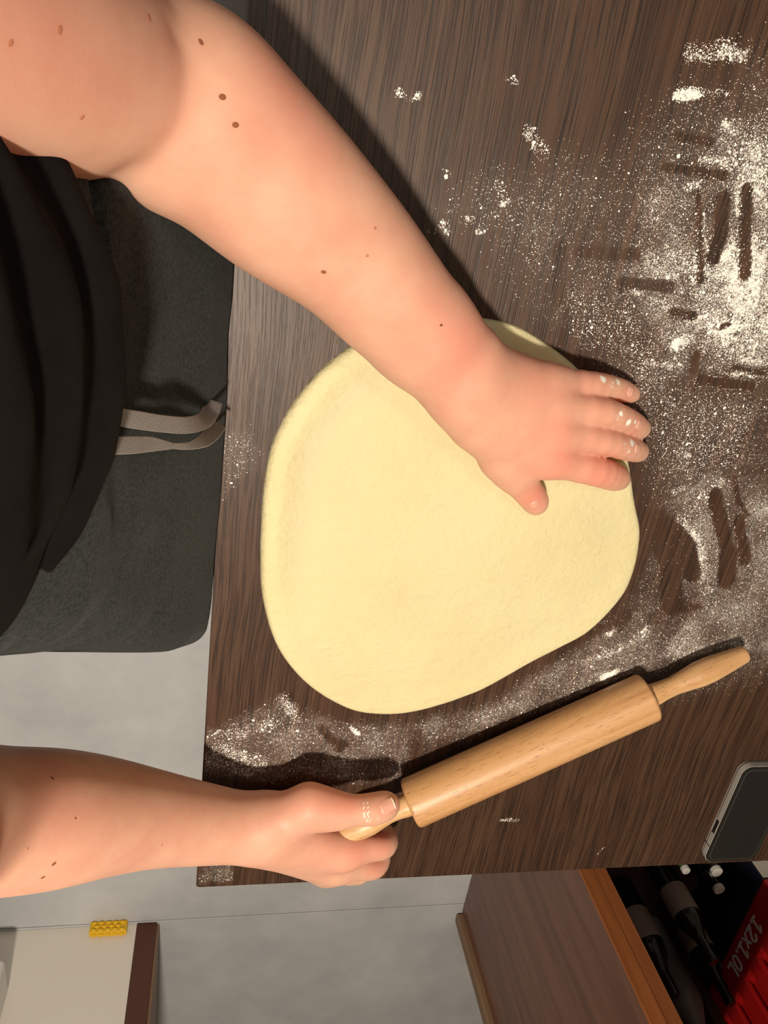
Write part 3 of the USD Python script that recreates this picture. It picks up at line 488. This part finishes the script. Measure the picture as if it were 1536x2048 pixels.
for (u, v, r, a) in [(1210, 752, 0.005, 0.75), (1240, 762, 0.004, 0.7), (1247, 828, 0.003, 0.85), (1262, 848, 0.004, 0.85), (1276, 845, 0.003, 0.75), (1270, 885, 0.005, 0.85), (1262, 905, 0.004, 0.6), (1150, 735, 0.006, 0.5), (1230, 770, 0.007, 0.45), (1240, 835, 0.009, 0.45), (1255, 893, 0.009, 0.45),
                     (729, 1600, 0.0013, 0.62), (729, 1604, 0.0013, 0.62), (730, 1608, 0.0013, 0.62), (730, 1612, 0.0013, 0.62), (731, 1616, 0.0013, 0.62), (731, 1620, 0.0013, 0.62), (731, 1624, 0.0013, 0.62), (732, 1628, 0.0013, 0.62), (732, 1632, 0.0013, 0.62), (733, 1636, 0.0013, 0.62), (733, 1640, 0.0013, 0.62), (734, 1644, 0.0013, 0.62), (734, 1648, 0.0013, 0.62), (737, 1600, 0.0013, 0.62), (737, 1604, 0.0013, 0.62), (738, 1608, 0.0013, 0.62), (738, 1612, 0.0013, 0.62), (739, 1616, 0.0013, 0.62), (739, 1620, 0.0013, 0.62), (739, 1624, 0.0013, 0.62), (740, 1628, 0.0013, 0.62), (740, 1632, 0.0013, 0.62), (741, 1636, 0.0013, 0.62), (741, 1640, 0.0013, 0.62), (742, 1644, 0.0013, 0.62), (742, 1648, 0.0013, 0.62), (760, 1640, 0.003, 0.5), (1048, 715, 0.005, 0.3)]:
    k = spot(u, v)
    if k is not None: flo = np.maximum(flo, a * np.exp(-((BV - BV[k]) ** 2).sum(1) / r ** 2))
person = thing('person', 'person in black T-shirt and dark sweatpants, left hand on dough, right holding rolling pin', 'person')
body_p = part(person, 'body', body, 'skin', smooth=True, label='bare arms and hands', colors={'tone': np.stack([red, flo, 0 * red], -1)})
def bump_disc(k, r, hgt=0.10):
    r *= 0.82
    n = BN[k]; a = np.cross(n, [0.3, 0.5, 0.8]); a /= np.linalg.norm(a); b = np.cross(n, a)
    m = trimesh.creation.icosphere(2, 1.0); v = m.vertices; return trimesh.Trimesh(BV[k] + r * (v[:, :1] * a * 1.25 + v[:, 1:2] * b * 0.9 + v[:, 2:] * n * hgt), m.faces, process=False)
plain('mole', (0.23, 0.085, 0.042), 0.6, specular_ior_level=0.2); plain('mole_faint', (0.47, 0.19, 0.115), 0.6, specular_ior_level=0.2)
for u, v, r, m in [(405, 88, 0.0016, 'mole'), (447, 195, 0.0019, 'mole'), (473, 252, 0.0018, 'mole'), (650, 549, 0.0017, 'mole'), (888, 650, 0.0013, 'mole'), (302, 36, 0.0017, 'mole_faint'), (165, 238, 0.0014, 'mole_faint'), (125, 58, 0.0018, 'mole_faint'), (24, 88, 0.0015, 'mole_faint'), (755, 458, 0.0012, 'mole_faint'), (737, 513, 0.0012, 'mole_faint'),
                   (113, 1729, 0.0018, 'mole'), (107, 1553, 0.0016, 'mole'), (155, 1637, 0.0010, 'mole'), (91, 1757, 0.0016, 'mole'), (60, 1700, 0.0010, 'mole_faint'), (330, 1690, 0.001, 'mole_faint')]:
    k = spot(u, v)
    if k is not None: part(body_p, 'mole', bump_disc(k, r), m, smooth=True, label='small brown mole')
def nail(u, v, axis, w, l, R, lift=0.0006, name='fingernail', n=None, rim=True):
    k = spot(u, v, 9)
    if k is None: return
    n = BN[k] if n is None else n; a = axis - n * (axis @ n); a /= np.linalg.norm(a); s = np.cross(n, a); c = BV[k]
    def sheet(w, l, dz, off=0.0):
        th = np.linspace(0, 2 * np.pi, 40, endpoint=False); ex = 2 / 3.6
        o = np.stack([np.sign(np.cos(th)) * np.abs(np.cos(th)) ** ex, np.sign(np.sin(th)) * np.abs(np.sin(th)) ** ex], -1)
        q = np.concatenate([o * f for f in (0.02, 0.25, 0.5, 0.75, 0.93, 1.0)]) * [w / 2, l / 2]
        hz = R - np.sqrt(np.maximum(R * R - q[:, 0] ** 2, 0)) + 0.15 * (q[:, 1] / l) ** 2 * l * 0.4
        edge = np.repeat([0, 0, 0, 0, 0.00005, 0.0009], 40)
        p = c + q[:, :1] * s + (q[:, 1:] + off) * a + (dz - hz - edge)[:, None] * n
        return trimesh.Trimesh(np.vstack([p, [p[:40].mean(0)]]), np.vstack([tri3(grid_faces(6, 40, True)), np.stack([(np.arange(40) + 1) % 40, np.arange(40), np.full(40, 240)], -1)]), process=False)
    m = sheet(w, l, lift); p = part(body_p, name, m, 'nail', smooth=True)
    if rim: part(p, 'nail_edge', sheet(w * 0.84, l * 0.10, lift + 0.0001, l * 0.45), 'nail_rim', smooth=True, label='pale free edge of the nail')
def tri3(q): return np.vstack([q[:, [0, 1, 2]], q[:, [0, 2, 3]]])
tdir = at(775, 1610, 0.807) - at(742, 1619, 0.811)
nail(779, 1606, V3(*ux), 0.0142, 0.0155, 0.0095, 0.0009, 'thumbnail')
for (u, v), (a, b) in zip([(1268, 786), (1288, 852), (1284, 899), (1073, 1018)], [(fing_l[0][0][-1][0].a, fing_l[0][0][-1][0].b), (fing_l[1][0][-1][0].a, fing_l[1][0][-1][0].b), (fing_l[2][0][-1][0].a, fing_l[2][0][-1][0].b), (fing_l[4][0][-1][0].a, fing_l[4][0][-1][0].b)]):
    nail(u, v, b - a, 0.0095, 0.0095, 0.0075, 0.0004, rim=False)

# clothes: rings lofted around the body
def loft(zs, ring, cap=True):
    P = np.array([ring(z) for z in zs]); n = P.shape[1]; v = P.reshape(-1, 3); f = grid_faces(len(zs), n, True)[:, ::-1]
    if cap:
        v = np.vstack([v, P[0].mean(0), P[-1].mean(0)]); j = np.arange(n); k = (j + 1) % n; o = (len(zs) - 1) * n
        f = np.vstack([f, np.stack([j, k, np.full(n, len(v) - 2), np.full(n, len(v) - 2)], -1), np.stack([o + k, o + j, np.full(n, len(v) - 1), np.full(n, len(v) - 1)], -1)])
    m = trimesh.Trimesh(v, tri3(f), process=False); m.update_faces(m.nondegenerate_faces()); 
    return m
ZK = [0.60, 0.70, 0.76, 0.80, 0.86, 0.95, 1.00, 1.06]
XF = lambda z: np.interp(z, ZK, [0.003, 0.003, 0.002, -0.010, -0.036, -0.066, -0.092, -0.13])     # front
XB = lambda z: np.interp(z, ZK, [-0.30, -0.33, -0.34, -0.345, -0.35, -0.34, -0.33, -0.32])
YR = lambda z: np.interp(z, ZK, [-0.47, -0.45, -0.425, -0.402, -0.355, -0.300, -0.275, -0.26])
YL = lambda z: np.interp(z, ZK, [0.05, 0.05, 0.055, 0.06, 0.06, 0.05, 0.0, -0.02])
def hit(u, v):
    lo, hi = 0.62, 1.1
    for _ in range(40):
        m = (lo + hi) / 2
        if at(u, v, m)[0] - XF(m) > 0: hi = m
        else: lo = m
    return at(u, v, (lo + hi) / 2)
SEAM = np.array([hit(u, v) for u, v in ((230, 700), (222, 620), (214, 500), (206, 340), (200, 240))])
def trouser_ring(z, e=4.6, n=320):
    t = np.linspace(0, 2 * np.pi, n, endpoint=False); c, s = np.cos(t), np.sin(t)
    ex = e + 8.0 * sstep(0.2, 0.6, np.abs(s)) * sstep(-0.2, 0.4, c) * sstep(0.92, 0.80, z)
    x = np.sign(c) * np.abs(c) ** (2 / ex); y = np.sign(s) * np.abs(s) ** (2 / ex)
    cx, ax, cy, ay = (XF(z) + XB(z)) / 2, (XF(z) - XB(z)) / 2, (YL(z) + YR(z)) / 2, (YL(z) - YR(z)) / 2
    p = np.stack([cx + ax * x, cy + ay * y, np.full(n, z)], -1); q = p * [14, 14, 22]
    d = 0.010 * (meshkit.fbm(q, 3, 11) - 0.5) + 0.006 * (meshkit.fbm(np.stack([p[:, 0] * 10 + p[:, 2] * 30, p[:, 1] * 26 - p[:, 2] * 18, p[:, 2] * 8], -1), 2, 12) - 0.5)
    d -= 0.0045 * np.exp(-((z - np.interp(p[:, 1], SEAM[:, 1], SEAM[:, 2])) / 0.0024) ** 2) * (p[:, 1] > SEAM[0, 1]) * (c > 0)
    d -= 0.012 * np.exp(-((p[:, 1] + 0.165 - 0.25 * (0.85 - z)) / 0.022) ** 2) * sstep(0.93, 0.80, z) * (c > 0)     # fold between the thighs
    d *= 0.15 + 0.85 * sstep(0.80, 0.90, z)
    return p + np.stack([c, s, 0 * c], -1) * d[:, None]
def leg_ring(cx, cy):
    def ring(z):
        k = np.clip((0.66 - z) / 0.58, 0, 1); r = 0.125 - 0.05 * k; t = np.linspace(0, 2 * np.pi, 80, endpoint=False)
        p = np.stack([cx(k) + r * np.cos(t), cy(k) + r * np.sin(t), np.full(80, z)], -1)
        return p + np.stack([np.cos(t), np.sin(t), 0 * t], -1) * (0.014 * (meshkit.fbm(p * [10, 10, 16], 3, 5) - 0.5))[:, None]
    return ring
zz = np.concatenate([np.linspace(0.62, 0.74, 14), np.linspace(0.742, 1.0, 130)])
LEGS = [(lambda k: -0.14 - 0.06 * k, lambda k: -0.325 - 0.02 * k), (lambda k: -0.14 - 0.06 * k, lambda k: -0.085 + 0.02 * k)]
tr = cat([loft(zz, trouser_ring)] + [loft(np.linspace(0.05, 0.68, 50), leg_ring(*l)) for l in LEGS])
trousers = part(person, 'sweatpants', tr, 'trousers', smooth=True, label='dark grey sweatpants')
for l in LEGS:
    m = trimesh.creation.icosphere(4, 1.0); v = m.vertices * [0.13, 0.048, 0.05]; v[:, 2] = np.maximum(v[:, 2], -0.035); part(person, 'sock', trimesh.Trimesh(v + [l[0](1) + 0.06, l[1](1), 0.036], m.faces, process=False), 'sock', smooth=True)
# T-shirt: belly hanging over the waistband, folds running round it
def shirt_ring(z, n=420):
    t = np.linspace(0, 2 * np.pi, n, endpoint=False); c, s = np.cos(t), np.sin(t)
    k = sstep(0.94, 0.965, z); up = np.clip((z - 0.97) / 0.28, 0, 1)
    ax = 0.172 - 0.060 * up - 0.008 * (1 - k); ay = 0.176 - 0.004 * (1 - k); cx, cy = -0.222 - 0.030 * up, -0.112 - 0.02 * up
    p = np.stack([cx + ax * c, cy + ay * s * (1 + 0.22 * (s > 0) * (0.4 + up)), np.full(n, z)], -1)
    sag = 0.25 * (p[:, 1] + 0.15) ** 2
    w = meshkit.fbm(np.stack([p[:, 0] * 5, p[:, 1] * 7, p[:, 2] * 18], -1), 3, 21)
    ph = (z - sag * 2.2) / 0.038 + 1.6 * w
    d = 0.0055 * np.sin(2 * np.pi * ph) * (0.15 + 0.85 * w) + 0.012 * (w - 0.5)
    d += 0.004 * np.sin(t * 9 + 40 * z) * sstep(0.1, -0.5, s) * sstep(-0.3, 0.4, c) * sstep(0.94, 0.99, z)
    d += 0.0008 * np.sin(t * 23 + 3 * w) * sstep(1.0, 0.95, z)
    return p + np.stack([c, s, 0 * c], -1) * d[:, None]
shirt = loft(np.concatenate([np.linspace(0.945, 1.10, 110), np.linspace(1.105, 1.27, 40)]), shirt_ring)
def sleeve(a, b, r0, r1):
    ax = (b - a) / np.linalg.norm(b - a); s = np.cross(ax, [0.2, 0.9, 0.1]); s /= np.linalg.norm(s); w = np.cross(ax, s); tt = np.linspace(0, 2 * np.pi, 64, endpoint=False)
    P = [a + (b - a) * q + (r0 + (r1 - r0) * q + 0.004 * np.sin(5 * tt + 9 * q))[:, None] * (np.cos(tt)[:, None] * s + np.sin(tt)[:, None] * w) for q in np.linspace(-0.1, 1, 20)]
    P += [a + (b - a) * 0.97 + (r1 - 0.003) * (np.cos(tt)[:, None] * s + np.sin(tt)[:, None] * w)]
    return trimesh.Trimesh(np.vstack(P), tri3(grid_faces(len(P), 64, True)), process=False)
EL, ER = LE[0], SH2E[0]
shirt = cat([shirt, sleeve(SHL, SHL + (EL - SHL) * 0.22, 0.082, 0.076), sleeve(SHR, SHR + (ER - SHR) * 0.30, 0.082, 0.078)])
part(person, 't_shirt', shirt, 'shirt', smooth=True, label='black T-shirt bunched in folds')
def ribbon(px, wpx, lift):
    P = catmull([hit(u, v) + V3(l, 0, l * 0.5) for (u, v), l in zip(px, lift)], 10); Wd = np.interp(np.linspace(0, 1, len(P)), np.linspace(0, 1, len(wpx)), wpx)
    T = np.gradient(P, axis=0); T /= np.linalg.norm(T, axis=1)[:, None]; view = EYE - P; view /= np.linalg.norm(view, axis=1)[:, None]
    S = np.cross(T, view); S /= np.linalg.norm(S, axis=1)[:, None]; Nn = np.cross(S, T); rings = []
    for i in range(len(P)):
        w = Wd[i] * depth(P[i]) / FPX / 2; th = 0.0011
        o = [(-1, -.6), (-0.9, -1), (0.9, -1), (1, -.6), (1, .6), (0.9, 1), (-0.9, 1), (-1, .6)]
        rings.append([P[i] + S[i] * w * a + Nn[i] * th * b for a, b in o])
    m = trimesh.Trimesh(np.array(rings).reshape(-1, 3), tri3(grid_faces(len(P), 8, True)), process=False); m.fix_normals(); return m
part(trousers, 'drawstring', ribbon([(188, 824), (242, 832), (290, 839), (340, 842), (383, 836), (408, 822), (424, 803)], [36, 37, 35, 34, 34, 36, 36], [0.008, 0.009, 0.010, 0.011, 0.008, 0.004, 0.001]), 'cord', smooth=40, label='pale grey drawstring loop')
part(trousers, 'drawstring', ribbon([(180, 884), (232, 882), (270, 880), (310, 883), (345, 883), (385, 874), (412, 862), (431, 846)], [37, 36, 30, 12, 16, 30, 36, 40], [0.008, 0.009, 0.010, 0.011, 0.011, 0.008, 0.004, 0.001]), 'cord', smooth=40, label='twisted pale grey drawstring loop')

# ---------------------------------------------------------------- the phone
px0, px1, py0, py1, pz = 0.6135, 0.688, -0.734, -0.578, TZ
t = thing('phone', 'black smartphone in grey case lying at the table edge', 'phone')
cut = sbox(px0 - 0.01, py0 + 0.047, px0 + 0.0016, py0 + 0.066).buffer(0.001)
case = cat([extrude(rrect(px0, py0, px1, py1, 0.013).difference(cut), pz + 0.0035, pz + 0.0085), extrude(rrect(px0, py0, px1, py1, 0.013), pz + 0.0085, pz + 0.0098), extrude(rrect(px0 + 0.0008, py0 + 0.0008, px1 - 0.0008, py1 - 0.0008, 0.0125), pz + 0.0002, pz + 0.0035)])
part(t, 'case', case, 'phone_case', smooth=30)
part(t, 'case_lip', extrude(rrect(px0 + 0.0007, py0 + 0.0007, px1 - 0.0007, py1 - 0.0007, 0.0123), pz + 0.0095, pz + 0.0104), 'phone_body', smooth=30, label='black lip of the case')
part(t, 'case_cutout', extrude(cut.intersection(sbox(px0 + 0.0004, -1, 1, 1)), pz + 0.0037, pz + 0.0083), 'phone_body')
part(t, 'camera_slot', extrude(rrect(px0 - 0.0003, py0 + 0.026, px0 + 0.002, py0 + 0.0272, 0.0005), pz + 0.001, pz + 0.0098), 'phone_body', smooth=30)
part(t, 'frame', extrude(rrect(px0 + 0.0018, py0 + 0.0018, px1 - 0.0018, py1 - 0.0018, 0.0115), pz + 0.006, pz + 0.0109), 'phone_body')
part(t, 'screen_rim', extrude(rrect(px0 + 0.0050, py0 + 0.0050, px1 - 0.0050, py1 - 0.0050, 0.0095).difference(rrect(px0 + 0.0053, py0 + 0.0053, px1 - 0.0053, py1 - 0.0053, 0.0092)), pz + 0.0108, pz + 0.01125), 'phone_rim')
part(t, 'screen', extrude(rrect(px0 + 0.0053, py0 + 0.0053, px1 - 0.0053, py1 - 0.0053, 0.0092), pz + 0.0107, pz + 0.0112), 'phone_glass')

# ---------------------------------------------------------------- white cabinet, yellow block
CY = -1.807
t = thing('white_cabinet', 'white cabinet with dark red-brown corner post standing on the grey floor', 'cabinet')
part(t, 'front_panel', rbox((-1.3, CY - 0.018, 0.0), (-0.138, CY, 0.86), 0.0015), 'white_lacquer')
part(t, 'corner_post', rbox((-0.1375, CY - 0.02, 0.0), (-0.090, CY + 0.003, 0.86), 0.002), 'dark_red_wood', label='dark red-brown corner post')
part(t, 'side_panel', rbox((-0.099, CY - 0.42, 0.0), (-0.084, CY - 0.004, 0.86), 0.002), 'mid_wood', label='light brown side panel')
part(t, 'cabinet_top', rbox((-1.31, CY - 0.42, 0.86), (-0.08, CY + 0.01, 0.885), 0.003), 'dark_red_wood')
part(t, 'back_panel', rbox((-1.3, CY - 0.42, 0.0), (-0.1, CY - 0.405, 0.86), 0.0015), 'white_lacquer')
by = -1.790
t = thing('toy_block', 'yellow knobbly toy block lying on the floor against the white cabinet', 'toy block')
x0, x1 = -0.247, -0.160
part(t, 'block', rbox((x0, CY + 0.0005, 0.0), (x1, by, 0.030), 0.002), 'yellow_plastic')
for r in range(3):
    for c in range(5):
        cx = x0 + 0.010 + c * 0.0165 + (0.006 if r % 2 else 0); cz = 0.0055 + r * 0.0095
        if cx < x1 - 0.005: part(t, 'stud', trimesh.Trimesh(*(lambda m: (m.vertices * [0.0068, 0.004, 0.0042] + [cx, by, cz], m.faces))(trimesh.creation.icosphere(2)), process=False), 'yellow_plastic', smooth=True)
for c in range(5): part(t, 'stud', trimesh.Trimesh(lathe([(0.0055, 0.0), (0.0055, 0.0028), (0.0048, 0.0034), (0.0002, 0.0034)], 20)[0] + [x0 + 0.011 + c * 0.0162, (CY + by) / 2, 0.0299], tri3(lathe([(0.0055, 0.0), (0.0055, 0.0028), (0.0048, 0.0034), (0.0002, 0.0034)], 20)[1]), process=False), 'yellow_plastic', smooth=30)
t = thing('white_box', 'white plastic box at the lower left corner in front of the white cabinet', 'box')
part(t, 'box_body', rbox((-0.75, CY + 0.001, 0.145), (-0.399, CY + 0.105, 0.27), 0.010), 'white_plastic')
part(t, 'box_foot', rbox((-0.74, CY + 0.012, 0.0), (-0.52, CY + 0.09, 0.15), 0.004), 'white_plastic')

# ---------------------------------------------------------------- open wooden shelf with bottles, crates
SX0, SX1, SYF, SYB, SH = 0.715, 1.2935, -1.18, -1.83, 0.74
t = thing('wooden_shelf', 'low brown wooden shelf unit with orange front edge beside the table', 'shelf')
part(t, 'side_panel', rbox((SX0, SYB, 0.0), (SX0 + 0.03, SYF - 0.002, SH), 0.002), 'laminate')
part(t, 'front_edge', rbox((SX0 + 0.0005, SYF - 0.004, 0.0), (SX0 + 0.030, SYF + 0.003, SH), 0.002), 'orange_wood', label='orange wood front edge')
part(t, 'front_edge', rbox((SX0 + 0.0306, SYF - 0.03, 0.0), (SX0 + 0.058, SYF + 0.001, SH), 0.002), 'orange_wood', label='orange wood front edge')
part(t, 'rear_batten', rbox((SX0 - 0.016, SYB - 0.035, 0.004), (SX0 + 0.012, SYB - 0.001, SH), 0.006), 'mid_wood', label='light brown rear batten')
part(t, 'back_panel', rbox((SX0 + 0.012, SYB - 0.02, 0.0), (SX1, SYB - 0.002, SH), 0.002), 'dark_wood')
part(t, 'bottom_board', rbox((SX0 + 0.031, SYB, 0.0), (SX1, SYF - 0.03, 0.12), 0.002), 'dark_wood')
part(t, 'shade_board', rbox((SX0, SYB, SH), (1.02, SYF + 0.002, SH + 0.02), 0.002), 'laminate')  # unseen board, added and sized to shade the bottles but not the crate
part(t, 'rear_post', rbox((SX1 - 0.03, SYB, 0.022), (SX1, SYB + 0.03, SH), 0.002), 'dark_wood')
def bottle(name, x, y, z, r, h, mat_, lab, label_z=None, label_mat='bottle_label', cap=None):
    b = thing(name, lab, 'bottle', 'bottles in the wooden shelf', mat=place(x, y, z))
    part(b, 'glass', lathe([(0.001, 0.003), (r * 0.9, 0.0), (r, 0.006), (r, h * 0.58), (r * 0.9, h * 0.66), (r * 0.45, h * 0.78), (r * 0.38, h * 0.82), (r * 0.38, h * 0.985), (r * 0.3, h), (0.001, h)], 40), mat_, smooth=50)
    if label_z: part(b, 'paper_label', lathe([(r + 0.0004, label_z[0]), (r + 0.0008, label_z[0] + 0.001), (r + 0.0008, label_z[1] - 0.001), (r + 0.0004, label_z[1])], 40), label_mat, smooth=50)
    if cap: part(b, 'cap', lathe([(r * 0.44, h * 0.93), (r * 0.46, h * 0.935), (r * 0.46, h * 1.01), (r * 0.4, h * 1.02), (0.001, h * 1.02)], 32), cap, smooth=50)
fz = 0.1205
bottle('wine_bottle', 1.060, -1.600, fz, 0.036, 0.29, 'bottle_dark', 'dark bottle with pale label nearest the orange shelf edge', (0.085, 0.165))
bottle('wine_bottle', 1.130, -1.505, fz, 0.032, 0.28, 'bottle_dark', 'dark bottle with dim narrow label near the table edge', (0.095, 0.165))
bottle('wine_bottle', 1.100, -1.735, fz, 0.036, 0.29, 'bottle_dark', 'dark bottle with round pale label low in the picture', (0.13, 0.185))
bottle('wine_bottle', 1.235, -1.665, fz, 0.034, 0.28, 'bottle_dark', 'dark bottle with pale label beside the red crate', (0.09, 0.15))
bottle('water_bottle', 1.190, -1.765, fz, 0.042, 0.34, 'bottle_clear', 'cloudy grey bottle at the bottom of the picture behind the dark bottles')
bottle('small_bottle', 1.110, -1.395, fz, 0.022, 0.13, 'bottle_green', 'small green bottle with white cap just past the table edge', cap='cap_white')
bottle('small_bottle', 1.195, -1.405, fz, 0.030, 0.13, 'bottle_dark', 'small black bottle with white cap under the phone corner', cap='cap_white')
bottle('small_bottle', 1.235, -1.480, fz, 0.030, 0.12, 'bottle_dark', 'small black bottle with white cap beside the navy carton', cap='cap_white')
t = thing('drink_carton', 'navy blue drink carton under the red crate', 'carton')
KX, KY = 1.295, -1.396
part(t, 'carton_body', rbox((KX, KY - 0.56, 0.0), (KX + 0.30, KY - 0.002, 0.28), 0.003), 'navy_card')
part(t, 'end_flap', rbox((KX + 0.003, KY - 0.0018, 0.003), (KX + 0.297, KY, 0.277), 0.0008), 'pale_card', label='pale end flap')
t = thing('bottle_crate', 'red plastic bottle crate stacked on the navy carton', 'crate')
z0 = 0.2805
part(t, 'lower_band', rbox((KX, KY - 0.56, z0), (KX + 0.30, KY, z0 + 0.075), 0.004), 'red_plastic')
part(t, 'upper_rim', rbox((KX, KY - 0.56, z0 + 0.235), (KX + 0.30, KY, z0 + 0.28), 0.004), 'red_plastic')
for i, yb in enumerate(np.linspace(KY - 0.53, KY - 0.03, 7)): part(t, 'side_bar', rbox((KX, yb - 0.024, z0 + 0.07), (KX + 0.014, yb + 0.024, z0 + 0.24), 0.004), 'red_plastic')
for i, xb in enumerate(np.linspace(KX + 0.03, KX + 0.27, 4)): part(t, 'end_bar', rbox((xb - 0.02, KY - 0.014, z0 + 0.07), (xb + 0.02, KY - 0.0005, z0 + 0.24), 0.004), 'red_plastic')
part(t, 'inner_wall', rbox((KX + 0.03, KY - 0.545, z0 + 0.07), (KX + 0.27, KY - 0.03, z0 + 0.236), 0.004), 'red_plastic')
tm = meshkit.text_mesh('12x1.0L', 0.036, 0.0012, bold=True); v = np.array(tm.vertices); v -= [v[:, 0].mean(), 0, 0]
v = np.stack([KX + 0.0002 - v[:, 2], KY - 0.190 - v[:, 0], z0 + 0.020 + v[:, 1]], -1)
part(t, 'printed_size', trimesh.Trimesh(v, tm.faces, process=False), 'print_white', smooth=False, label='white lettering 12x1.0L')
